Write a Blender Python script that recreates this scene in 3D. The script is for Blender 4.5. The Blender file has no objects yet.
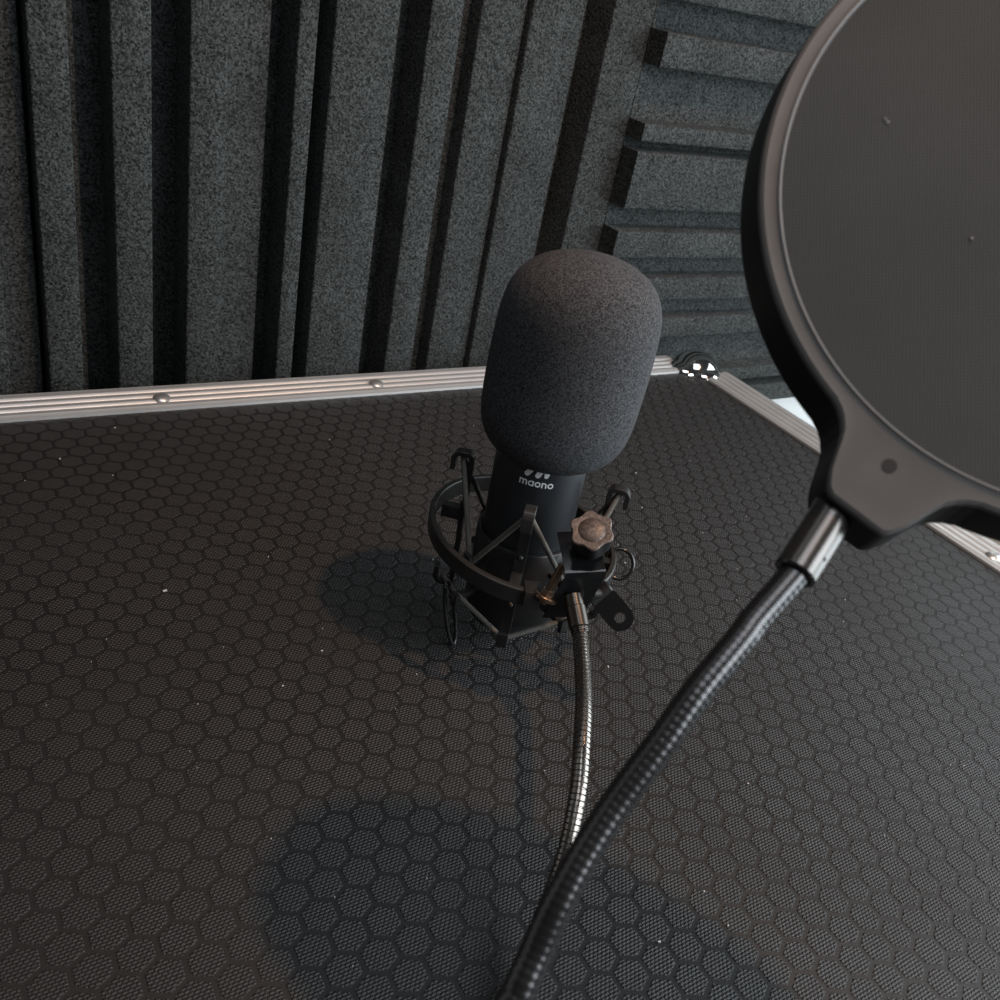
import bpy, bmesh, math, random
from mathutils import Vector, Matrix
random.seed(7)
SC = bpy.context.scene
COL = SC.collection
V = Vector
PI = math.pi
rad = math.radians

# ------------------------------------------------------------------ materials
def new_mat(name):
    m = bpy.data.materials.new(name); m.use_nodes = True
    nt = m.node_tree; b = nt.nodes['Principled BSDF']
    return m, nt, b

def plain(name, col, rough=.5, metal=0., spec=.5, noise=0., nscale=80., bump=0., bscale=400., bdist=.0004, coat=0.):
    m, nt, b = new_mat(name)
    N, L = nt.nodes, nt.links
    b.inputs['Base Color'].default_value = (*col, 1)
    b.inputs['Roughness'].default_value = rough
    b.inputs['Metallic'].default_value = metal
    b.inputs['Specular IOR Level'].default_value = spec
    b.inputs['Coat Weight'].default_value = coat
    tc = N.new('ShaderNodeTexCoord')
    n = N.new('ShaderNodeTexNoise'); n.inputs['Scale'].default_value = nscale; n.inputs['Detail'].default_value = 5
    L.new(tc.outputs['Object'], n.inputs['Vector'])
    mr = N.new('ShaderNodeMapRange')
    mr.inputs['From Min'].default_value = .3; mr.inputs['From Max'].default_value = .7
    mr.inputs['To Min'].default_value = 1 - noise; mr.inputs['To Max'].default_value = 1 + noise
    L.new(n.outputs['Fac'], mr.inputs['Value'])
    mx = N.new('ShaderNodeVectorMath'); mx.operation = 'SCALE'
    mx.inputs[0].default_value = col
    L.new(mr.outputs[0], mx.inputs['Scale']); L.new(mx.outputs[0], b.inputs['Base Color'])
    if bump:
        n2 = N.new('ShaderNodeTexNoise'); n2.inputs['Scale'].default_value = bscale; n2.inputs['Detail'].default_value = 3
        L.new(tc.outputs['Object'], n2.inputs['Vector'])
        bp = N.new('ShaderNodeBump'); bp.inputs['Strength'].default_value = bump; bp.inputs['Distance'].default_value = bdist
        L.new(n2.outputs['Fac'], bp.inputs['Height']); L.new(bp.outputs[0], b.inputs['Normal'])
    return m

def foam(name, col, scale, lo, hi, bump, dist, coarse=30., camt=.15, nb=.55):
    """open-cell foam: every cell has its own tone, and the surface is pitted"""
    m, nt, b = new_mat(name); N, L = nt.nodes, nt.links
    b.inputs['Roughness'].default_value = .95; b.inputs['Specular IOR Level'].default_value = .12
    tc = N.new('ShaderNodeTexCoord')
    vo = N.new('ShaderNodeTexVoronoi'); vo.inputs['Scale'].default_value = scale
    n = N.new('ShaderNodeTexNoise'); n.inputs['Scale'].default_value = scale * nb; n.inputs['Detail'].default_value = 3
    n3 = N.new('ShaderNodeTexNoise'); n3.inputs['Scale'].default_value = coarse; n3.inputs['Detail'].default_value = 4
    for k in (vo, n, n3): L.new(tc.outputs['Object'], k.inputs['Vector'])
    sp = N.new('ShaderNodeSeparateColor'); L.new(vo.outputs['Color'], sp.inputs[0])
    mr = N.new('ShaderNodeMapRange'); mr.inputs['To Min'].default_value = lo; mr.inputs['To Max'].default_value = hi
    L.new(sp.outputs[0], mr.inputs['Value'])
    mr3 = N.new('ShaderNodeMapRange'); mr3.inputs['From Min'].default_value = .3; mr3.inputs['From Max'].default_value = .7
    mr3.inputs['To Min'].default_value = 1 - camt; mr3.inputs['To Max'].default_value = 1 + camt
    L.new(n3.outputs['Fac'], mr3.inputs['Value'])
    mu = N.new('ShaderNodeMath'); mu.operation = 'MULTIPLY'
    L.new(mr.outputs[0], mu.inputs[0]); L.new(mr3.outputs[0], mu.inputs[1])
    mx = N.new('ShaderNodeVectorMath'); mx.operation = 'SCALE'; mx.inputs[0].default_value = col
    L.new(mu.outputs[0], mx.inputs['Scale']); L.new(mx.outputs[0], b.inputs['Base Color'])
    bp = N.new('ShaderNodeBump'); bp.inputs['Strength'].default_value = bump; bp.inputs['Distance'].default_value = dist
    L.new(n.outputs['Fac'], bp.inputs['Height']); L.new(bp.outputs[0], b.inputs['Normal'])
    return m

def laminate(name, col, rough, emboss, spec):
    m, nt, b = new_mat(name); N, L = nt.nodes, nt.links
    b.inputs['Base Color'].default_value = (*col, 1)
    b.inputs['Roughness'].default_value = rough
    b.inputs['Specular IOR Level'].default_value = spec
    tc = N.new('ShaderNodeTexCoord')
    nz = N.new('ShaderNodeTexNoise'); nz.inputs['Scale'].default_value = 900; nz.inputs['Detail'].default_value = 2
    L.new(tc.outputs['Object'], nz.inputs['Vector'])
    wb = N.new('ShaderNodeVectorMath'); wb.operation = 'MULTIPLY_ADD'      # slightly irregular rows
    wb.inputs[1].default_value = (.00035, .00025, 0); L.new(nz.outputs['Color'], wb.inputs[0]); L.new(tc.outputs['Object'], wb.inputs[2])
    br = N.new('ShaderNodeTexBrick'); br.offset = .5; br.inputs['Scale'].default_value = 1
    br.inputs['Brick Width'].default_value = .00168; br.inputs['Row Height'].default_value = .00114
    br.inputs['Mortar Size'].default_value = .00050; br.inputs['Mortar Smooth'].default_value = 1
    L.new(wb.outputs[0], br.inputs['Vector'])
    bp = N.new('ShaderNodeBump'); bp.invert = True; bp.inputs['Strength'].default_value = emboss; bp.inputs['Distance'].default_value = .00030
    L.new(br.outputs['Fac'], bp.inputs['Height'])
    if emboss:                          # glints on the raised dashes and shade between them put into the colour
        glint = N.new('ShaderNodeMapRange'); glint.inputs['To Min'].default_value = 3.8; glint.inputs['To Max'].default_value = .6
        L.new(br.outputs['Fac'], glint.inputs['Value'])
        sc = N.new('ShaderNodeVectorMath'); sc.operation = 'SCALE'; sc.inputs[0].default_value = col
        L.new(glint.outputs[0], sc.inputs['Scale']); L.new(sc.outputs[0], b.inputs['Base Color'])
    if emboss: L.new(bp.outputs[0], b.inputs['Normal'])
    n = N.new('ShaderNodeTexNoise'); n.inputs['Scale'].default_value = 14; n.inputs['Detail'].default_value = 6
    L.new(tc.outputs['Object'], n.inputs['Vector'])
    mr = N.new('ShaderNodeMapRange'); mr.inputs['From Min'].default_value = .3; mr.inputs['From Max'].default_value = .7
    mr.inputs['To Min'].default_value = rough - .05; mr.inputs['To Max'].default_value = rough + .06
    L.new(n.outputs['Fac'], mr.inputs['Value']); L.new(mr.outputs[0], b.inputs['Roughness'])
    return m

M = {}
M['lam_plate'] = laminate('hexagon laminate', (.0060, .0052, .0048), .58, 1.0, .60)
M['lam_groove'] = laminate('hexagon laminate groove', (.0084, .0077, .0075), .57, 0, .54)
M['case_skin'] = plain('case side laminate', (.014, .013, .0125), .5, noise=.1)
M['alu'] = plain('brushed aluminium', (.72, .72, .71), .43, .68, noise=.05, nscale=40)
M['rivet'] = plain('satin rivet', (.66, .645, .62), .33, .8, noise=.04)
M['chrome'] = plain('chrome', (.80, .79, .78), .10, 1., noise=.03)
M['foam'] = foam('acoustic foam', (.041, .0445, .0442), 1000, .28, 1.95, .9, .0014)
M['screen_foam'] = foam('windscreen foam', (.060, .062, .066), 2300, .35, 1.8, .35, .00018, 25, .06, 1.3)
M['mic_body'] = plain('satin black mic enamel', (.014, .0165, .020), .44, 0, .75, noise=.1)
M['white_ink'] = plain('white print', (.86, .87, .88), .5)
M['black_metal'] = plain('black painted metal', (.020, .0195, .019), .36, .0, .5, noise=.15, nscale=200)
M['ring'] = plain('black ring paint', (.020, .018, .0165), .42, .0, .5, noise=.2, nscale=150)
M['gloss_black'] = plain('glossy black sheet', (.010, .0105, .011), .13, .0, .55, noise=.1)
M['cord'] = plain('grey elastic cord', (.125, .118, .105), .7, 0, .3, noise=.15, nscale=900, bump=.3, bscale=2500)
M['loop'] = plain('glossy black cord', (.012, .012, .012), .22, 0, .6)
M['bronze'] = plain('bronze bolt', (.20, .135, .09), .34, .9, noise=.15, nscale=200)
M['knob'] = plain('worn black knob rim', (.016, .0155, .015), .5, 0, .4, noise=.2)
M['knob_face'] = plain('rough lamp-warmed knob face', (.13, .10, .085), .42, .35, .6, noise=.45, nscale=900, bump=.5, bscale=1600, bdist=.0003)  # coppery lamp reflection put into the base colour
M['gun'] = plain('gunmetal neck', (.30, .275, .25), .26, 1., noise=.1, nscale=100)
M['neck'] = plain('black flexible neck', (.085, .086, .088), .27, .9, .5, noise=.12, nscale=200)
M['ferrule'] = plain('dark satin ferrule', (.13, .125, .12), .24, .9, noise=.06)
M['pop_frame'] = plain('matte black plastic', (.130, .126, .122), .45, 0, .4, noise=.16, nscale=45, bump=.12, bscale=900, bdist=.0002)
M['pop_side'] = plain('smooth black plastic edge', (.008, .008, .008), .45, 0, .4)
M['dark_ferrule'] = plain('dark bronze ferrule', (.075, .068, .06), .27, .85, noise=.08)
M['highlit_bead'] = plain('smooth highlit bead', (.20, .205, .205), .3, 0, .5)  # the rim's highlight line painted as a paler material
M['wall'] = plain('white wall paint', (.80, .81, .80), .8, noise=.02)
M['wood'] = plain('cream painted board', (.60, .50, .41), .6, noise=.06, nscale=12)
M['floor'] = plain('grey carpet tile', (.10, .095, .09), .9, noise=.2, bump=.4, bscale=300)
M['lint'] = plain('pale lint', (.55, .54, .52), .9)

def mesh_mat():
    m, nt, b = new_mat('woven nylon mesh'); N, L = nt.nodes, nt.links
    b.inputs['Roughness'].default_value = .8; b.inputs['Specular IOR Level'].default_value = .25
    tc = N.new('ShaderNodeTexCoord')
    hs = []
    for ang in (0, 90):
        mp = N.new('ShaderNodeMapping'); mp.inputs['Rotation'].default_value = (0, 0, rad(ang + 4))
        L.new(tc.outputs['Object'], mp.inputs['Vector'])
        w = N.new('ShaderNodeTexWave'); w.inputs['Scale'].default_value = 470; w.inputs['Distortion'].default_value = .6
        L.new(mp.outputs[0], w.inputs['Vector']); hs.append(w)
    ad = N.new('ShaderNodeMath'); ad.operation = 'MAXIMUM'
    L.new(hs[0].outputs['Fac'], ad.inputs[0]); L.new(hs[1].outputs['Fac'], ad.inputs[1])
    n = N.new('ShaderNodeTexNoise'); n.inputs['Scale'].default_value = 26; n.inputs['Detail'].default_value = 6
    L.new(tc.outputs['Object'], n.inputs['Vector'])
    mr = N.new('ShaderNodeMapRange'); mr.inputs['To Min'].default_value = .7; mr.inputs['To Max'].default_value = 1.06
    L.new(ad.outputs[0], mr.inputs['Value'])
    mr2 = N.new('ShaderNodeMapRange'); mr2.inputs['From Min'].default_value = .3; mr2.inputs['From Max'].default_value = .7
    mr2.inputs['To Min'].default_value = .9; mr2.inputs['To Max'].default_value = 1.1
    L.new(n.outputs['Fac'], mr2.inputs['Value'])
    mu = N.new('ShaderNodeMath'); mu.operation = 'MULTIPLY'; L.new(mr.outputs[0], mu.inputs[0]); L.new(mr2.outputs[0], mu.inputs[1])
    mx = N.new('ShaderNodeVectorMath'); mx.operation = 'SCALE'; mx.inputs[0].default_value = (.052, .058, .060)
    L.new(mu.outputs[0], mx.inputs['Scale']); L.new(mx.outputs[0], b.inputs['Base Color'])
    bp = N.new('ShaderNodeBump'); bp.inputs['Strength'].default_value = .4; bp.inputs['Distance'].default_value = .0002
    L.new(ad.outputs[0], bp.inputs['Height']); L.new(bp.outputs[0], b.inputs['Normal'])
    return m
M['mesh'] = mesh_mat()

# ------------------------------------------------------------------ geometry helpers
def obj(name, bm, mat, parent=None, smooth=True, angle=35, loc=None):
    bmesh.ops.recalc_face_normals(bm, faces=bm.faces)
    me = bpy.data.meshes.new(name); bm.to_mesh(me); bm.free()
    for mm in (mat if isinstance(mat, (list, tuple)) else [mat]): me.materials.append(mm)
    o = bpy.data.objects.new(name, me); COL.objects.link(o)
    if smooth:
        me.shade_smooth()
        me.set_sharp_from_angle(angle=rad(angle))
    if parent is not None:
        o.parent = parent
        o.matrix_parent_inverse = Matrix.Translation(-parent.location)
    return o

def thing(name, label, cat, loc=(0, 0, 0), group=None):
    o = bpy.data.objects.new(name, None); COL.objects.link(o); o.location = loc
    o.empty_display_size = .02
    o['label'] = label; o['category'] = cat
    if group: o['group'] = group
    return o

def add_box(bm, c, s, mat=Matrix.Identity(3), bevel=0.):
    """box of full size s centred on c, turned by the 3x3 matrix"""
    c = V(c); t = bmesh.new()
    bmesh.ops.create_cube(t, size=1)
    for v in t.verts: v.co = V((v.co.x * s[0], v.co.y * s[1], v.co.z * s[2]))
    if bevel: bmesh.ops.bevel(t, geom=t.edges[:], offset=bevel, segments=2, affect='EDGES', profile=.6)
    for v in t.verts: v.co = c + mat @ v.co
    me = bpy.data.meshes.new('t'); t.to_mesh(me); t.free(); bm.from_mesh(me); bpy.data.meshes.remove(me)

def frame_of(d, up=V((0, 0, 1))):
    d = V(d).normalized()
    if abs(d.dot(up)) > .98: up = V((1, 0, 0))
    x = up.cross(d).normalized(); y = d.cross(x)
    return x, y, d

def loft(bm, rings, closed=True, caps=True, mi=0):
    """rings: lists of points (equal counts) joined in order"""
    R = [[bm.verts.new(p) for p in r] for r in rings]
    n = len(R[0])
    for a, b in zip(R, R[1:]):
        for i in range(n if closed else n - 1):
            f = bm.faces.new((a[i], a[(i + 1) % n], b[(i + 1) % n], b[i])); f.material_index = mi
    if caps and closed:
        bm.faces.new(R[0][::-1]); bm.faces.new(R[-1])
    return R

def sweep(bm, pts, rf, seg=14, caps=True, cyclic=False):
    """tube along pts with radius rf(s) (s = arc length)"""
    pts = [V(p) for p in pts]; n = len(pts)
    tang = []
    for i in range(n):
        if cyclic: d = pts[(i + 1) % n] - pts[i - 1]
        else: d = pts[min(i + 1, n - 1)] - pts[max(i - 1, 0)]
        tang.append(d.normalized())
    x, y, _ = frame_of(tang[0]); rings = []; s = 0
    for i in range(n):
        if i:
            s += (pts[i] - pts[i - 1]).length
            q = tang[i - 1].rotation_difference(tang[i]); x = q @ x
        x = (x - tang[i] * x.dot(tang[i])).normalized(); y = tang[i].cross(x)
        r = rf(s) if callable(rf) else rf
        rings.append([pts[i] + (x * math.cos(2 * PI * k / seg) + y * math.sin(2 * PI * k / seg)) * r for k in range(seg)])
    if cyclic:
        R = loft(bm, rings, caps=False)
        # close with best rotational match
        a, b = R[-1], R[0]
        best = min(range(seg), key=lambda o: sum((a[k].co - b[(k + o) % seg].co).length for k in range(seg)))
        for k in range(seg):
            bm.faces.new((a[k], a[(k + 1) % seg], b[(k + 1 + best) % seg], b[(k + best) % seg]))
    else: loft(bm, rings, caps=caps)

def spline(P, step):
    """Catmull-Rom through P resampled at about equal step"""
    P = [V(p) for p in P]; P = [P[0] * 2 - P[1]] + P + [P[-1] * 2 - P[-2]]
    out = []
    for i in range(1, len(P) - 2):
        a, b, c, d = P[i - 1:i + 3]
        for k in range(60):
            t = k / 60
            out.append(.5 * ((2 * b) + (c - a) * t + (2 * a - 5 * b + 4 * c - d) * t * t + (3 * b - a - 3 * c + d) * t ** 3))
    out.append(P[-2])
    res = [out[0]]; acc = 0
    for a, b in zip(out, out[1:]):
        L = (b - a).length; pos = step - acc
        while pos <= L and L > 0:
            res.append(a.lerp(b, pos / L)); pos += step
        acc = (acc + L) % step if L else acc
    return res

def add_cyl(bm, a, b, r, seg=24, r2=None, bevel=0.):
    a, b = V(a), V(b); x, y, d = frame_of(b - a); r2 = r if r2 is None else r2
    L = (b - a).length; bv = bevel
    prof = [(0, r - bv), (bv, r), (L - bv, r2), (L, r2 - bv)] if bv else [(0, r), (L, r2)]
    loft(bm, [[a + d * h + (x * math.cos(2 * PI * k / seg) + y * math.sin(2 * PI * k / seg)) * q for k in range(seg)] for h, q in prof])

def lathe(bm, prof, seg=64, off=lambda z: (0, 0)):
    """solid of revolution around z through (r, z) pairs; zero radius closes a pole"""
    rings = []
    for r, z in prof:
        ox, oy = off(z); r = max(r, 1e-5)
        rings.append([V((ox + r * math.cos(2 * PI * k / seg), oy + r * math.sin(2 * PI * k / seg), z)) for k in range(seg)])
    loft(bm, rings)

def pol(r, deg, z): return V((r * math.cos(rad(deg)), r * math.sin(rad(deg)), z))

# ------------------------------------------------------------------ camera
cam = bpy.data.cameras.new('camera'); co = bpy.data.objects.new('camera', cam); COL.objects.link(co)
CR = V((.8361961, -.516047, .185665)); CD = V((-.138382, -.5261182, -.8390769)); CF = V((.5306849, .6759401, -.5113497))
CP = V((-.2047765, -.2627694, .2637315))
m3 = Matrix((CR, -CD, -CF)).transposed()
co.matrix_world = Matrix.Translation(CP) @ m3.to_4x4()
cam.sensor_width = 36; cam.sensor_fit = 'HORIZONTAL'; cam.lens = 32.6006
cam.shift_x = -.035671; cam.shift_y = .014369
cam.clip_start = .01
cam.dof.use_dof = True; cam.dof.focus_distance = .385; cam.dof.aperture_fstop = 28
SC.camera = co

# ------------------------------------------------------------------ setting
def struct(name, bm, mat):
    o = obj(name, bm, mat, smooth=False); o['kind'] = 'structure'; return o
FZ = -.46
bm = bmesh.new(); add_box(bm, (.8, -.6, FZ - .05), (4.4, 2.3, .1)); struct('floor', bm, M['floor'])
bm = bmesh.new(); add_box(bm, (.8, .39, .7), (4.4, .1, 2.32)); struct('wall_back', bm, M['wall'])
bm = bmesh.new(); add_box(bm, (.8, .331, FZ + .11), (4.4, .018, .22), bevel=.003); struct('baseboard_back', bm, M['wood'])

# ------------------------------------------------------------------ flight case
X0, X1, Y0, Y1 = -.46, .3575, -.46, .2765
IX0, IX1, IY0, IY1 = X0 + .032, .325, Y0 + .032, .2455
case = thing('flight_case', 'black flight case with hexagon-patterned top and ridged aluminium edges, standing under the microphone', 'flight case', (X0 / 2 + X1 / 2, Y0 / 2 + Y1 / 2, FZ))
bm = bmesh.new(); add_box(bm, ((X0 + X1) / 2, (Y0 + Y1) / 2, (FZ - .0008) / 2), (X1 - X0 - .004, Y1 - Y0 - .004, -FZ - .0008))
obj('case_body', bm, M['case_skin'], case, smooth=False)
# the embossed laminate: a welded sheet of hexagon cells, each a raised plate in a groove
bm = bmesh.new()
P = .0115; Rh = P / math.sqrt(3); O = V((-.2031, -.0523, 0)); TW = rad(.3)
ring = [V((math.cos(rad(30 + 60 * k) + TW), math.sin(rad(30 + 60 * k) + TW), 0)) for k in range(6)]
vc = {}
def vert(p):
    k = (round(p.x / .0004), round(p.y / .0004))
    for dx in (0, -1, 1):
        for dy in (0, -1, 1):
            if (k[0] + dx, k[1] + dy) in vc: return vc[(k[0] + dx, k[1] + dy)]
    vc[k] = bm.verts.new(p); return vc[k]
for a in range(-80, 80):
    for b in range(-80, 80):
        c = O + V((math.cos(rad(-60) + TW), math.sin(rad(-60) + TW), 0)) * P * a + V((math.cos(TW), math.sin(TW), 0)) * P * b
        if not (IX0 - .008 < c.x < IX1 + .008 and IY0 - .008 < c.y < IY1 + .008): continue
        outer = [vert(c + r * Rh + V((0, 0, -.00018))) for r in ring]
        mid = [bm.verts.new(c + r * Rh * .870 + V((0, 0, -.00017))) for r in ring]
        top = [bm.verts.new(c + r * Rh * .810) for r in ring]
        for k in range(6):
            j = (k + 1) % 6
            if outer[k] is not outer[j]:
                f = bm.faces.new((outer[k], outer[j], mid[j], mid[k])); f.material_index = 1
            f = bm.faces.new((mid[k], mid[j], top[j], top[k])); f.material_index = 0
        bm.faces.new(top)
obj('hexagon_panel', bm, [M['lam_plate'], M['lam_groove']], case, smooth=False)

W = .031
def trim(a, b, inward, outward_drop=.03):
    """ridged L-shaped extrusion from a to b; inward points over the top of the case"""
    a, b, u = V(a), V(b), V(inward)
    z0 = .0016
    prof = [(0.0000, -.0003), (.0002, z0)]
    n = 4
    for i in range(n):
        x0 = W * (.06 + .9 * i / n); x1 = W * (.06 + .9 * (i + .62) / n); x2 = W * (.06 + .9 * (i + .80) / n); x3 = W * (.06 + .9 * (i + .98) / n)
        h = z0 + .0010
        prof += [(x0, z0 + .0004), (x0 + .0012, h), (x1, h), (x2, z0 - .0001), (x3 - .0004, z0 - .0001)]
    prof += [(W - .0006, z0 + .0002), (W + .001, z0 - .0010), (W + .0012, -outward_drop), (W - .0006, -outward_drop), (W - .0006, -.0004)]
    # x measured from the inner edge outwards
    bm = bmesh.new()
    rings = [[e - u * (x - W) + V((0, 0, z)) - V((0, 0, 0)) for x, z in prof] for e in (a, b)]
    loft(bm, rings)
    return bm
def trim_edge(a, b, inward, rivets):
    t = obj('aluminium_trim', trim(a, b, inward), M['alu'], case, smooth=True, angle=25)
    for r in rivets:
        bm = bmesh.new()
        lathe(bm, [(.0052, 0), (.0052, .0006), (.0044, .0014), (.003, .0022), (.0015, .0025), (.0, .0026)], 24)
        bmesh.ops.translate(bm, verts=bm.verts, vec=V(r) + V((0, 0, .0022)))
        o = obj('rivet', bm, M['rivet'], None); o.parent = t
trim_edge((X0 + .018, Y1, 0), (X1 - .038, Y1, 0), (0, -1, 0), [(-.3715, .2575, 0), (-.2330, .2575, 0), (-.0942, .2575, 0), (.0445, .2575, 0), (.1832, .2575, 0)])
trim_edge((X1, Y0 + .018, 0), (X1, Y1 - .040, 0), (-1, 0, 0), [(.3372, -.317, 0), (.3372, -.178, 0), (.3372, -.0393, 0), (.3372, .0994, 0)])
trim_edge((X0, Y0 + .018, 0), (X0, Y1 - .018, 0), (1, 0, 0), [(X0 + .019, -.3, 0), (X0 + .019, 0, 0)])
trim_edge((X0 + .018, Y0, 0), (X1 - .018, Y0, 0), (0, 1, 0), [(-.3, Y0 + .019, 0), (0, Y0 + .019, 0)])
def ball_corner(x, y, sx, sy):
    bm = bmesh.new()
    lathe(bm, [(.0225 * math.sin(t), .0225 * math.cos(t)) for t in [PI * k / 20 for k in range(21)]], 32)
    bmesh.ops.translate(bm, verts=bm.verts, vec=(x - sx * .0235, y - sy * .0240, -.0075))
    for d in ((-sx, 0), (0, -sy)):          # the two lipped legs that grip the edge trims
        c = V((x - sx * .0240, y - sy * .0245, -.0015)) + V((d[0], d[1], 0)) * .0115
        lb = bmesh.new(); lathe(lb, [(.0148 * math.cos(t), .0085 * math.sin(t)) for t in [-PI / 2 + PI * k / 14 for k in range(15)]], 28)
        bmesh.ops.translate(lb, verts=lb.verts, vec=c)
        me = bpy.data.meshes.new('t'); lb.to_mesh(me); lb.free(); bm.from_mesh(me); bpy.data.meshes.remove(me)
    o = obj('ball_corner', bm, M['chrome'], case)
    return o
for sx, sy, x, y in ((1, 1, X1, Y1), (-1, 1, X0, Y1), (1, -1, X1, Y0), (-1, -1, X0, Y0)):
    o = ball_corner(x, y, sx, sy)
    o['label'] = 'shiny chrome ball corner'

# ------------------------------------------------------------------ acoustic foam panels
def extrude_profile(bm, prof, a0, a1, along):
    """closed outline prof in (t, y) extruded from a0 to a1; along='z' (t is x) or 'x' (t is z)"""
    f = (lambda t, y, a: V((t, y, a))) if along == 'z' else (lambda t, y, a: V((a, y, t)))
    n = 40
    loft(bm, [[f(t, y, a0 + (a1 - a0) * k / n) for t, y in prof] for k in range(n + 1)])
YB = .3395
def bar_profile(strips, t0, t1, deep, r=.0012):
    """front outline from t0 to t1: strips are (t_start, t_end, y_front) over a floor at depth deep"""
    segs = []; t = t0
    for a, b, y in strips:
        if a - t > .0008: segs.append((t, a, deep))
        else: a = t
        segs.append((a, b, y)); t = b
    if t1 - t > .0008: segs.append((t, t1, deep))
    pts = []
    for a, b, y in segs: pts += [(a, y), (b, y)]
    out = []
    for i, p in enumerate(pts):          # round the arrises a little
        pa, pb = (V(pts[i - 1]) if i else None), (V(pts[i + 1]) if i + 1 < len(pts) else None)
        p = V(p)
        if pa is None or pb is None or (pa - p).length < 3 * r or (pb - p).length < 3 * r: out.append(p); continue
        out += [p + (pa - p).normalized() * r, p + ((pa - p).normalized() + (pb - p).normalized()) * r * .3, p + (pb - p).normalized() * r]
    out += [V((t1, YB)), V((t0, YB))]
    return [(q[0], q[1]) for q in out]
T_ = .300
vs = [(-.560, -.515, T_), (-.490, -.470, T_), (-.470, -.440, .314), (-.425, -.385, T_), (-.360, -.340, T_), (-.320, -.285, .312), (-.262, -.232, T_), (-.232, -.205, .314), (-.205, -.1685, T_), (-.1685, -.1505, .312), (-.1480, -.1295, T_), (-.1295, -.1235, .322), (-.1095, -.0892, T_), (-.0694, -.0489, T_),
      (-.0489, -.0215, .314), (-.0103, .0011, T_), (.0109, .0505, T_), (.0704, .0920, T_), (.1140, .1472, .317), (.1485, .1900, .312), (.2042, .2385, T_)]
bm = bmesh.new(); extrude_profile(bm, bar_profile(vs, -.560, .2385, .332), -.06, .94, 'z')
for v in bm.verts: v.co.x += .024 * (v.co.z + .007) - .0008      # the panel hangs slightly out of plumb
o = obj('acoustic_foam_panel', bm, M['foam'], smooth=True, angle=60)
o['label'] = 'charcoal acoustic foam panel with upright bars along the back of the flight case'; o['category'] = 'foam panel'; o['group'] = 'acoustic foam panels'
F_ = .281
hs = [(-.06, -.0420, F_ + .004), (-.0318, -.0193, F_), (.0132, .0311, F_ + .004), (.0471, .0665, F_ + .003), (.0838, .1045, F_), (.1213, .1625, F_), (.1695, .1817, F_), (.2186, .2408, F_), (.2603, .294, F_), (.318, .336, F_), (.352, .391, F_), (.41, .44, F_), (.47, .492, F_), (.52, .54, F_), (.57, .61, F_), (.64, .66, F_), (.68, .72, F_), (.75, .77, F_), (.80, .84, F_), (.87, .90, F_)]
bm = bmesh.new(); extrude_profile(bm, bar_profile(hs, -.06, .94, T_), .2390, .739, 'x')
for v in bm.verts:
    k = (.739 - v.co.x) / .5
    v.co.z += .010 * (v.co.x - .24); v.co.x += (.024 * (v.co.z + .007) - .0006) * k
o = obj('acoustic_foam_panel', bm, M['foam'], smooth=True, angle=60)
o['label'] = 'charcoal acoustic foam panel with level bars, partly behind the round pop filter'; o['category'] = 'foam panel'; o['group'] = 'acoustic foam panels'

# ------------------------------------------------------------------ microphone
mic = thing('microphone', 'black condenser microphone with dark foam cap and white printed logo in the shock mount', 'microphone', (0, 0, .014))
RB = .0192
BO = V((-.0011, .0007, 0))          # the body stands a touch off the ring's centre
bm = bmesh.new()
lathe(bm, [(0, .0130), (.0175, .0130), (.0187, .0136), (RB, .0150), (RB, .1200), (.0185, .1230), (0, .1232)], 96)
for v in bm.verts: v.co += BO
obj('body', bm, M['mic_body'], mic, angle=30)
# foam windscreen
z0, z1, ra, rb, rc, n0, n1 = .09397, .17846, .02905, .03124, .02888, 6.095, 5.329
prof = []
NN = 90
for k in range(NN + 1):
    t = .5 - .5 * math.cos(PI * k / NN)
    z = z0 + (z1 - z0) * t
    r = ra * (1 - t) * (1 - 2 * t) + 4 * rb * t * (1 - t) + rc * t * (2 * t - 1)
    c = 1 - abs(2 * t - 1) ** (n0 if t < .5 else n1)
    prof.append((r * math.sqrt(max(c, 0)), z))
bm = bmesh.new()
lathe(bm, prof, 96, lambda z: (-.00051 + .0345 * (z - .13), -.00257 + .0037 * (z - .13)))
o = obj('foam_windscreen', bm, M['screen_foam'], mic, angle=80); o['label'] = 'dark grey foam cap'

def wrap(bm, ang0, zc, r):
    """bend flat (x, y) artwork onto the cylinder of radius r around the mic axis"""
    for v in bm.verts:
        a = rad(ang0) + v.co.x / r
        v.co = BO + V((math.cos(a) * (r + v.co.z), math.sin(a) * (r + v.co.z), zc + v.co.y))
LA = -127.9
def ribbon(bm, pts, w, closed=False, h=.00008):
    pts = [V(p) for p in pts]; n = len(pts); q = []
    for i in range(n):
        a = pts[i - 1] if (i or closed) else pts[0]; b = pts[(i + 1) % n] if (i < n - 1 or closed) else pts[-1]
        d = (b - a).normalized(); p = V((-d.y, d.x)); q.append((pts[i] + p * w / 2, pts[i] - p * w / 2))
    R = [[bm.verts.new((a.x, a.y, z)) for a, z in ((u, 0), (u, h), (v, h), (v, 0))] for u, v in q]
    for i in range(n if closed else n - 1):
        for j in range(4): bm.faces.new((R[i][j], R[(i + 1) % n][j], R[(i + 1) % n][(j + 1) % 4], R[i][(j + 1) % 4]))
    if not closed: bm.faces.new(R[0][::-1]); bm.faces.new(R[-1])
XH, SW = .00240, .00054          # x-height and stroke width of the round lower-case letters
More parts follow.
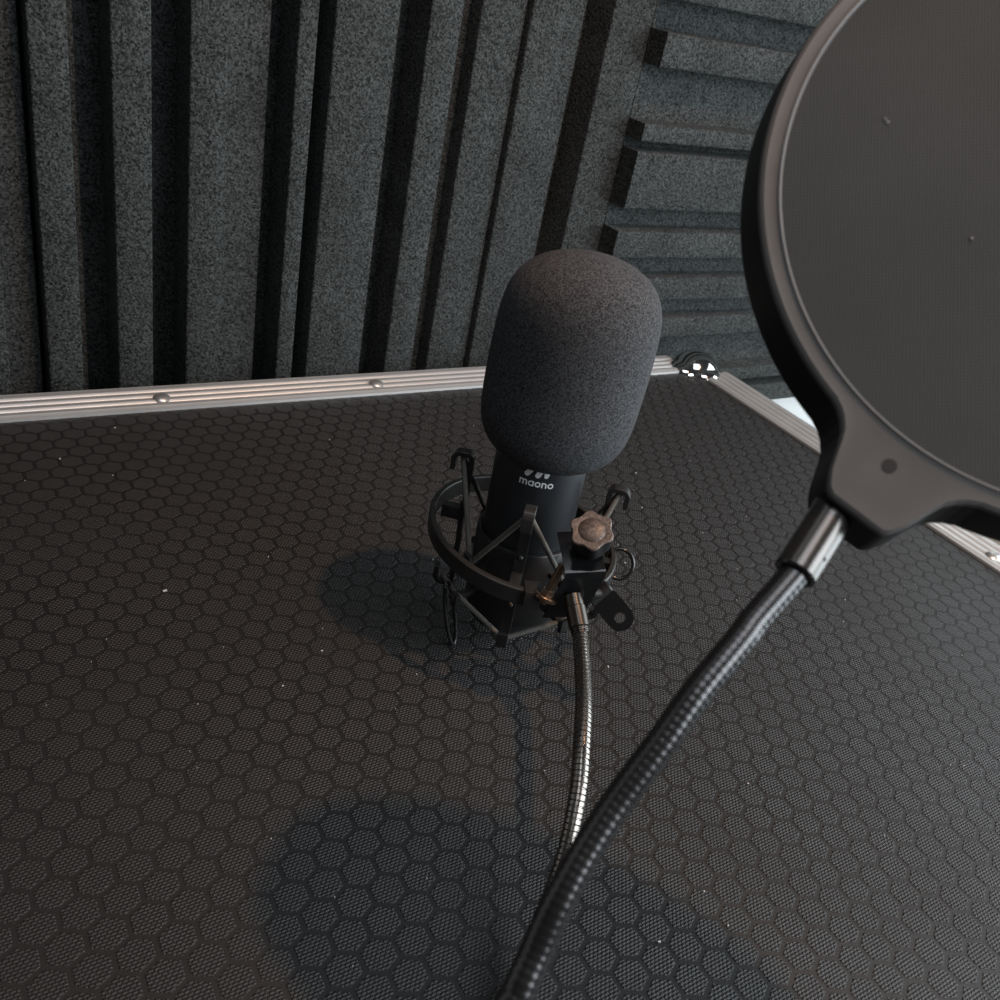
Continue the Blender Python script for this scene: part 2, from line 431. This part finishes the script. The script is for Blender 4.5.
def glyph(bm, ch, x):
    r = (XH - SW) / 2; cy = XH / 2
    ringp = lambda cx: [(cx + r * math.cos(2 * PI * k / 28), cy + r * math.sin(2 * PI * k / 28)) for k in range(28)]
    def arch(x0, wd): return [(x0, XH - SW / 2 - wd / 2)] + [(x0 + wd / 2 - wd / 2 * math.cos(PI * k / 12), XH - SW / 2 - wd / 2 + wd / 2 * math.sin(PI * k / 12)) for k in range(13)] + [(x0 + wd, 0)]
    if ch == 'o': ribbon(bm, ringp(x + XH / 2), SW, True); return XH
    if ch == 'a': ribbon(bm, ringp(x + XH / 2), SW, True); ribbon(bm, [(x + XH - SW / 2, 0), (x + XH - SW / 2, XH)], SW); return XH
    ribbon(bm, [(x + SW / 2, 0), (x + SW / 2, XH)], SW)
    if ch == 'n': ribbon(bm, arch(x + SW / 2, .00150), SW); return .00150 + SW
    ribbon(bm, arch(x + SW / 2, .00138), SW); ribbon(bm, arch(x + SW / 2 + .00138, .00138), SW); return .00276 + SW
bm = bmesh.new(); x = 0
for ch in 'maono': x += glyph(bm, ch, x) + .00036
for v in bm.verts: v.co.x -= (x - .00036) / 2
wrap(bm, LA, .0893, RB - .00002)
obj('lettering', bm, M['white_ink'], mic, smooth=False)
# the slanted three-stroke emblem, its top tucked under the foam cap
bm = bmesh.new()
def stroke(a, b, r0, r1):
    a, b = V((*a, 0)), V((*b, 0)); d = (b - a).normalized(); p = V((-d.y, d.x, 0)); L = (b - a).length
    a, L = a - d * r0, L + r0 + r1; R = []
    for k in range(25):
        t = L * (.5 - .5 * math.cos(PI * k / 24))
        if t < r0: w = math.sqrt(max(r0 * r0 - (r0 - t) ** 2, 0))
        elif t > L - r1: w = math.sqrt(max(r1 * r1 - (t - L + r1) ** 2, 0))
        else: w = r0 + (r1 - r0) * t / L
        w = max(w, .00003); c = a + d * t
        R.append([bm.verts.new(c + p * (w * q) + V((0, 0, h))) for q, h in ((-1, 0), (-1, .00008), (0, .00008), (1, .00008), (1, 0))])
    for u, v in zip(R, R[1:]):
        for m in range(5): bm.faces.new((u[m], u[(m + 1) % 5], v[(m + 1) % 5], v[m]))
    bm.faces.new(R[0][::-1]); bm.faces.new(R[-1])
stroke((-.0044, .0000), (-.0014, .0042), .00112, .00095)
stroke((.0000, .0000), (.0022, .0042), .00105, .00095)
stroke((.0002, .0006), (-.0002, .0044), .0008, .0009)
stroke((.0034, .0002), (.0046, .0042), .00085, .00095)
stroke((.0034, .0008), (.0028, .0044), .0008, .0009)
wrap(bm, LA, .0944, RB - .00002)
obj('emblem', bm, M['white_ink'], mic, smooth=False)

# ------------------------------------------------------------------ shock mount
sm = thing('shock_mount', 'black ring shock mount with grey elastic cords and lobed knob around the microphone body', 'shock mount', (0, 0, .0005))
bm = bmesh.new()      # inner cup
lathe(bm, [(.0196, .0575), (.0209, .0575), (.0213, .0570), (.0213, .0205), (.0209, .0198), (.0196, .0198)], 96)
# close the sleeve: inner wall
R_ = [[v for v in bm.verts if abs(v.co.z - z) < 1e-6 and abs(v.co.xy.length - .0196) < 1e-5] for z in (.0575, .0198)]
for f in [f for f in bm.faces if len(f.verts) > 10]: bm.faces.remove(f)
key = lambda v: math.atan2(v.co.y, v.co.x)
A_, B_ = sorted(R_[0], key=key), sorted(R_[1], key=key)
for k in range(96): bm.faces.new((A_[k], B_[k], B_[(k + 1) % 96], A_[(k + 1) % 96]))
for v in bm.verts: v.co += BO
obj('inner_cup', bm, M['black_metal'], sm, angle=40)
# outer ring: flat band
bm = bmesh.new()
sec = [(.0383, .0472), (.0387, .0468), (.0403, .0468), (.0409, .0474), (.0409, .0542), (.0403, .0548), (.0387, .0548), (.0383, .0544)]
n = 128
tilt = lambda r, d: .0022 + .005 * (r / .04) * math.cos(rad(d - 130))
R = [[bm.verts.new(pol(r + .0010, 360 * k / n, z + tilt(r, 360 * k / n)) + V((-.0016, .0010, 0))) for r, z in sec] for k in range(n)]
for k in range(n):
    for j in range(8): bm.faces.new((R[k][j], R[(k + 1) % n][j], R[(k + 1) % n][(j + 1) % 8], R[k][(j + 1) % 8]))
obj('outer_ring', bm, M['ring'], sm, angle=30)
CL = [-130 + 90 * k for k in range(4)]
ZT, ZB = .0868, .0205
def clip(deg):
    """flat strip running down inside the ring, its ends folded out and back into hooks"""
    bm = bmesh.new(); c = 1e-9
    er, et = pol(1, deg, 0), pol(1, deg + 90, 0); th = .0021
    path = [(.0372, ZT - .0080), (.0372, ZT - .0022), (.0359, ZT - .0004), (.0340, ZT), (.0312, ZT), (.0300, ZT - .0008), (.0296, ZT - .0026),
            (.0297, .062), (.0300, .0555), (.0300, .052), (.0297, .046), (.0296, ZB + .0026), (.0300, ZB + .0008), (.0312, ZB), (.0340, ZB), (.0359, ZB + .0004), (.0372, ZB + .0022), (.0372, ZB + .0080)]
    rings = []
    for i, (r, z) in enumerate(path):
        a, b = path[max(i - 1, 0)], path[min(i + 1, len(path) - 1)]
        d = V((b[0] - a[0], b[1] - a[1])).normalized(); nn = V((-d.y, d.x))
        w = .0046
        q = []
        for s, e in ((1, 1), (1, -1), (-1, -1), (-1, 1)):
            rr, zz = r + nn.x * th / 2 * s, z + nn.y * th / 2 * s
            q.append(er * rr + et * (w / 2 * e) + V((0, 0, zz)))
        rings.append(q)
    loft(bm, rings)
    bmesh.ops.bevel(bm, geom=[e for e in bm.edges if not e.is_boundary], offset=.0002, segments=1, affect='EDGES')
    o = obj('clip', bm, M['black_metal'], sm, angle=30)
    rot = Matrix((er, et, V((0, 0, 1)))).transposed(); zr = .0510 + tilt(.038, deg)
    b2 = bmesh.new(); add_box(b2, er * .0347 + V((0, 0, zr)), (.0085, .0044, .0060), rot, .0004)
    sb = obj('ring_standoff', b2, M['black_metal'], None, angle=30); sb.parent = o
    for z in (.0625, .0385):
        b2 = bmesh.new(); add_cyl(b2, er * .0300 + V((0, 0, z)), er * .0317 + V((0, 0, z)), .0014, 16, r2=.0010, bevel=.0004)
        rv = obj('rivet', b2, M['black_metal'], None); rv.parent = o
for d in CL: clip(d)
HU, HL = (.0292, .0475), (.0325, .0305)
for d in CL:                                   # hooks on the cup that the cords run under
    h = d + 45; er, et = pol(1, h, 0), pol(1, h + 90, 0)
    rot = Matrix((er, et, V((0, 0, 1)))).transposed()
    for (r, z) in (HU, HL):
        bm = bmesh.new(); add_box(bm, er * (.0205 + r + .002) / 2 + V((0, 0, z)) + BO, (r + .002 - .0202, .0030, .0026), rot, .0004)
        add_box(bm, er * (r + .0012) + V((0, 0, z + (.0012 if z == HU[1] else -.0012))), (.0022, .0044, .0062), rot, .0005)
        obj('cord_hook', bm, M['black_metal'], sm, angle=30)
for hook, (r, z) in (((.0335, ZT - .0022), HU), ((.0335, ZB + .0022), HL)):
    pts = []
    zz = -.0026 if hook[1] > .05 else .0026
    for d in CL:
        A, B = pol(hook[0], d, hook[1]), pol(r, d + 45, z + zz * .2)
        A2 = pol(hook[0], d + 90, hook[1])
        pts += [A.lerp(B, t) for t in (0, .04, .2, .4, .6, .8, .96)] + [B.lerp(A2, t) for t in (0, .04, .2, .4, .6, .8, .96)]
    bm = bmesh.new(); sweep(bm, pts, .00115, 10, cyclic=True)
    obj('elastic_cord', bm, M['cord'], sm, angle=60)
# two spare loops of cord: one hangs to the case top, one sticks out to the right
def loop(cen, u, w, a, b, r=.0009):
    u, w = V(u).normalized(), V(w).normalized()
    bm = bmesh.new(); sweep(bm, [V(cen) + u * a * math.cos(2 * PI * k / 40) + w * b * math.sin(2 * PI * k / 40) for k in range(40)], r, 10, cyclic=True)
    o = obj('cord_loop', bm, M['loop'], sm, angle=80); o['label'] = 'thin glossy loop of cord'
loop((-.0305, .0035, .0158), V((.12, -.30, -1)), V((.62, .35, 0)), .0152, .0034)
loop((.0362, -.0222, .0470), CR, CD, .0062, .0066)

# clamp: lug on the ring, bronze bolt, folded bracket plate, lobed knob, swivel tab
Tp, Fp, Bp, E_ = V((-.0076, -.0275, .0753)), V((-.0125, -.0448, .0669)), V((-.0160, -.0414, .0444)), V((.0133, -.0077, .0036))
bm = bmesh.new()
th = .0011
nu = ((Fp - Tp).cross(E_)).normalized(); nl = ((Bp - Fp).cross(E_)).normalized()
if nu.z < 0: nu = -nu
if nl.dot(CF) > 0: nl = -nl
nf = (nu + nl).normalized()
a1, b1 = Fp.lerp(Tp, .13), Fp.lerp(Bp, .10)
bez = lambda a, c, b: [a * (1 - t) ** 2 + c * 2 * t * (1 - t) + b * t * t for t in [k / 8 for k in range(9)]]
out = [Tp] + bez(a1, Fp, b1) + [Bp]
inn = [Tp - nu * th] + bez(a1 - nu * th, Fp - nf * th * 1.15, b1 - nl * th) + [Bp - nl * th]
loop_ = out + inn[::-1]
loft(bm, [loop_, [p + E_ for p in loop_]])
o = obj('bracket', bm, M['gloss_black'], sm, angle=40)
kc = (Tp + Fp + E_) / 2 + CR * .0037 - CD * .0027
kx, ky, kn = frame_of(nu, V((0, 1, 0)))
bm = bmesh.new()      # six-lobed knob
rings = []
def lobe(a, r, amp): return r * (1 + amp * math.cos(6 * a))
for h, r, amp in ((0, .0035, 0), (.0004, .0062, .02), (.0040, .0074, .05), (.0105, .0080, .085), (.0119, .0081, .085)):
    rings.append([kc + kn * h + (kx * math.cos(2 * PI * k / 96) + ky * math.sin(2 * PI * k / 96)) * lobe(2 * PI * k / 96, r, amp) for k in range(96)])
loft(bm, rings)
kb = obj('knob', bm, M['knob'], sm, angle=35)
bm = bmesh.new()
rings = []
for h, r, amp in ((.0119, .0081, .085), (.0124, .0081, .085), (.0128, .0077, .085), (.0128, .0060, .03), (.0127, .0053, 0), (.0131, .0048, 0), (.0136, .0036, 0), (.0139, .0018, 0), (.0140, .0002, 0)):
    rings.append([kc + kn * h + (kx * math.cos(2 * PI * k / 96) + ky * math.sin(2 * PI * k / 96)) * lobe(2 * PI * k / 96, r, amp) for k in range(96)])
loft(bm, rings)
o = obj('knob_face', bm, M['knob_face'], None, angle=30); o.parent = kb; o['label'] = 'knob face coloured coppery as if shining in warm lamp light'
bl, bt = V((-.0162, -.0402, .0545)), V((-.0102, -.0388, .0675))
bd = (bt - bl).normalized()
bm = bmesh.new(); add_cyl(bm, bl - bd * .003, bt + bd * .0002, .0017, 20); obj('bolt', bm, M['bronze'], sm)
bm = bmesh.new(); add_cyl(bm, bl - bd * .0012, bl + bd * .0006, .0050, 32, bevel=.0003); add_cyl(bm, bl + bd * .0007, bl + bd * .0030, .0029, 6)
o = obj('washer_and_nut', bm, M['bronze'], sm, angle=30)
lx, ly, lz = frame_of(bd, pol(1, -112, 0))
bm = bmesh.new(); add_box(bm, pol(.0400, -119, .0520), (.0085, .0068, .0085), Matrix.Rotation(rad(-117), 3, 'Z'), .0006)
obj('ring_lug', bm, M['ring'], sm, angle=30)
# swivel tab with its hole
ts, thl = V((.0067, -.0457, .0544)), V((.0122, -.0550, .0478))
tu = (thl - ts).normalized(); tn = (-CF - tu * (-CF).dot(tu)).normalized(); tw = tn.cross(tu)
bm = bmesh.new(); hw, hr, tt = .0055, .0023, .0026
def tabring(off):
    o_, i_ = [], []
    for k in range(48):
        a = 2 * PI * k / 48; d = V((math.cos(a), math.sin(a)))
        if d.x > 0: p = d * hw
        else:
            s = min(hw / abs(d.y) if abs(d.y) > 1e-6 else 9, .0105 / abs(d.x) if abs(d.x) > 1e-6 else 9); p = d * s
        o_.append(thl + tu * p.x + tw * p.y + tn * off); i_.append(thl + tu * d.x * hr + tw * d.y * hr + tn * off)
    return o_, i_
f0, g0 = tabring(0); f1, g1 = tabring(-tt)
R = [[bm.verts.new(p) for p in r] for r in (g1, g0, f0, f1)]
for A_, B_ in zip(R, R[1:] + R[:1]):
    for k in range(48): bm.faces.new((A_[k], A_[(k + 1) % 48], B_[(k + 1) % 48], B_[k]))
obj('swivel_tab', bm, M['gloss_black'], sm, angle=40)
bm = bmesh.new()
add_cyl(bm, ts - tw * .0052 - tn * .0016, ts + tw * .0052 - tn * .0016, .0029, 24, bevel=.0005)
add_cyl(bm, ts - tn * .002, (Bp + Fp) / 2 + E_ * .9 - nl * .0012, .0022, 16)
obj('swivel_barrel', bm, M['black_metal'], sm, angle=40)

# ------------------------------------------------------------------ gooseneck that carries the shock mount
def clipped(rf, period, depth, duty):
    """neck radius with a narrow groove once every period"""
    def f(s):
        t = (s / period) % 1
        return rf - (depth if t > duty else 0)
    return f
gn = thing('microphone_gooseneck', 'slim gunmetal gooseneck from the shock mount bracket down to the flight case top', 'gooseneck', (-.13, -.27, 0))
ft, fb = V((-.0081, -.0456, .0587)), V((-.0107, -.0577, .0507))
bm = bmesh.new(); fd = (fb - ft).normalized()
add_cyl(bm, ft + fd * .0015, ft + fd * .006, .0037, 28); add_cyl(bm, ft + fd * .006, fb, .0041, 28, bevel=.0004)
for k in range(3): add_cyl(bm, fb + fd * (.0002 + .0008 * k), fb + fd * (.0007 + .0008 * k), .0037, 28)
obj('ferrule', bm, M['dark_ferrule'], gn, angle=30)
path = [tuple(fb), (-.0128, -.0623, .0490), (-.0223, -.0785, .0475), (-.0310, -.0922, .0460), (-.0383, -.1029, .0435), (-.0455, -.1140, .0375), (-.0514, -.1217, .0310), (-.0573, -.1284, .0240), (-.0638, -.1340, .0165), (-.0706, -.1392, .0105), (-.0785, -.1459, .0070), (-.0868, -.1545, .0050), (-.0997, -.1680, .0040), (-.115, -.20, .0035), (-.13, -.27, .0034)]
bm = bmesh.new(); sweep(bm, spline(path, .00025), clipped(.0031, .0019, .00032, .84), 16)
obj('flexible_neck', bm, M['gun'], gn, angle=30)

# ------------------------------------------------------------------ pop filter
C0 = V((-.0129, -.1709, .24745)); e1 = V((.7792643, -.5751456, .2489069)); e2 = V((.2093812, .6132896, .7616005)); en = V((-.5906832, -.5413717, .5983394))
pf = thing('pop_filter', 'large round black pop filter on a thick ribbed gooseneck in front of the microphone', 'pop filter', (-.15, -.30, 0))
def pp(r, a, n): return C0 + e1 * (r * math.cos(a)) + e2 * (r * math.sin(a)) + en * n
AX = rad(-129.6)
tab_ = [(0, .0795), (4.1, .0797), (4.9, .0791), (5.4, .0783), (6.4, .0765), (7.2, .0745), (8.4, .0714), (9.5, .0693), (11.0, .0678), (12.5, .0669), (14.5, .0663), (180, .0662)]
def Ro(phi):
    phi = abs(phi)
    for (a, r), (b, q) in zip(tab_, tab_[1:]):
        if a <= phi <= b: return r + (q - r) * (phi - a) / (b - a)
angs = sorted(set([round(-20 + .25 * k, 3) for k in range(161)] + [20 + 1.5 * k for k in range(1, 214)]))
bm = bmesh.new(); rings = []
TK = .0125
for ph in angs:
    a = AX + rad(ph); r = Ro((ph + 180) % 360 - 180)
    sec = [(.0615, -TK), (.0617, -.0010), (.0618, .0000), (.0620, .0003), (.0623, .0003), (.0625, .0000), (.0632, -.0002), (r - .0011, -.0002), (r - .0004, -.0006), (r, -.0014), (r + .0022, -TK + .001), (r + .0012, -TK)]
    rings.append([pp(q, a, n) for q, n in sec])
R = [[bm.verts.new(p) for p in r] for r in rings]
n = len(R); ns = len(R[0])
for k in range(n):
    for j in range(ns):
        f = bm.faces.new((R[k][j], R[(k + 1) % n][j], R[(k + 1) % n][(j + 1) % ns], R[k][(j + 1) % ns]))
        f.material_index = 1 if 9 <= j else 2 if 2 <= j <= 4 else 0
obj('frame', bm, [M['pop_frame'], M['pop_side'], M['highlit_bead']], pf, angle=18)
for nm, dz, dome in (('mesh_screen', -.0009, -.0004), ('mesh_screen', -.0098, .0006)):
    bm = bmesh.new()
    # local coordinates so that the weave follows the disc
    rr = [.0001, .012, .024, .036, .048, .056, .0622]
    lo = [[V((r * math.cos(2 * PI * k / 96), r * math.sin(2 * PI * k / 96), dome * (1 - (r / .0622) ** 2))) for k in range(96)] for r in rr]
    hi = [[p + V((0, 0, -.0005)) for p in q] for q in lo[::-1]]
    loft(bm, lo + hi)
    o = obj(nm, bm, M['mesh'], None, angle=60)
    o.parent = pf
    o.matrix_parent_inverse = Matrix.Translation(-pf.location)
    mt = Matrix((e1, e2, en)).transposed().to_4x4(); mt.translation = C0 + en * dz
    o.matrix_basis = mt
bm = bmesh.new()
q = C0 + e1 * -.0439 + e2 * -.0520
add_cyl(bm, q - en * .0008, q - en * .00010, .0014, 24)
obj('dimple_shade', bm, M['case_skin'], pf)  # flat dark disc painted in for the shade of a dimple
pts = [(-.0632, -.1735, .1845), (-.0692, -.1760, .1803), (-.0752, -.1786, .1760), (-.0850, -.1810, .1695), (-.0889, -.1823, .1668), (-.0987, -.1849, .1600), (-.1068, -.1875, .1530), (-.1162, -.1902, .1446), (-.1234, -.1930, .1383), (-.1297, -.1962, .1325), (-.1349, -.1995, .1265), (-.1391, -.2023, .1224), (-.1432, -.2061, .1170)]
f0, f1 = V(pts[0]), V(pts[2]); fd = (f1 - f0).normalized()
bm = bmesh.new()
add_cyl(bm, f0 - fd * .005, f1, .0042, 40, bevel=.0004)
add_cyl(bm, f0.lerp(f1, .74) + CR * .0028 - CF * .0026, f0.lerp(f1, .74) + CR * .0033 - CF * .0031, .0004, 12)
obj('ferrule', bm, M['ferrule'], pf, angle=30)
path = [tuple(f1 - fd * .004), tuple(f1)] + pts[3:] + [(-.150, -.225, .095), (-.156, -.262, .055), (-.153, -.288, .02), (-.15, -.30, .006)]
def ribbed(s):
    return .00290 + .000022 * math.cos(2 * PI * s / .0015)
bm = bmesh.new(); sweep(bm, spline(path, .00024), ribbed, 20)
obj('flexible_neck', bm, M['neck'], pf, angle=60)
bm = bmesh.new(); lathe(bm, [(0, 0), (.016, 0), (.0165, .0005), (.0165, .004), (.0155, .005), (.006, .0065), (.005, .011), (0, .011)], 40)
bmesh.ops.translate(bm, verts=bm.verts, vec=(-.15, -.30, .0008)); obj('foot', bm, M['black_metal'], pf, angle=30)
# lint caught in the mesh
bm = bmesh.new()
for (a, b, s) in ((-.0404, .0175, .0006), (-.0409, .0182, .0004), (-.0260, -.0075, .0005)):
    add_box(bm, C0 + e1 * a + e2 * b + en * -.0010, (s, s * .8, .0004), Matrix.Rotation(.6, 3, 'Z'))
o = obj('lint', bm, M['lint'], pf, smooth=False); o['kind'] = 'stuff'

# ------------------------------------------------------------------ dust on the case
bm = bmesh.new()
spots = [(-.134, .0748, 1.6), (.1622, .1119, 1.1), (.1387, .0748, .9), (.0472, -.1164, .8), (-.0316, -.156, .9), (.0326, -.037, .9), (-.1058, .0002, .7), (-.0839, .0151, .7), (-.1256, .2294, .9), (-.1575, .2004, .9), (-.0043, -.1477, .6), (-.0053, -.1616, .6), (.197, -.0377, .8), (.2882, .0188, .9), (.0921, .0297, .9)]
for k in range(60): spots.append((random.uniform(-.2, .32), random.uniform(-.17, .24), random.uniform(.25, .5)))
for x, y, s in spots:
    add_box(bm, (x, y, .0002), (.0011 * s, .0006 * s, .0004), Matrix.Rotation(random.uniform(0, PI), 3, 'Z'))
o = obj('dust', bm, M['lint'], smooth=False)
o['kind'] = 'stuff'; o['label'] = 'pale specks of dust scattered on the black hexagon top'; o['category'] = 'dust'

# ------------------------------------------------------------------ light
def area(name, loc, aim, power, col, sx, sy=None, shape='RECTANGLE'):
    l = bpy.data.lights.new(name, 'AREA'); l.energy = power; l.color = col; l.shape = shape; l.size = sx
    if sy: l.size_y = sy
    o = bpy.data.objects.new(name, l); COL.objects.link(o); o.location = loc
    o.rotation_euler = (V(aim) - V(loc)).to_track_quat('-Z', 'Y').to_euler()
    return o
area('ceiling_lamp', (.172, -.215, .90), (.05, -.1, 0), 3.4, (1, .62, .40), .022, shape='DISK')
area('skylight', (-.28, -.48, 1.8), (.05, 0, 0), 6.5, (.90, .93, 1.0), .8, .8)
area('window_daylight', (.95, -.42, .27), (.0, .02, .08), 15, (.84, .94, 1.0), 1.0, 1.0)
area('rear_fill', (.38, -.95, .60), (.0, .0, .06), 7.5, (.90, .95, 1.0), .7, .5)  # added cool fill behind the camera, brightens the near case top and mic
w = bpy.data.worlds.new('room'); SC.world = w; w.use_nodes = True
bg = w.node_tree.nodes['Background']; bg.inputs[0].default_value = (.9, .93, 1, 1); bg.inputs[1].default_value = .03

SC.view_settings.view_transform = 'Standard'; SC.view_settings.look = 'None'
SC.view_settings.exposure = 0; SC.view_settings.gamma = 1; SC.view_settings.use_curve_mapping = False
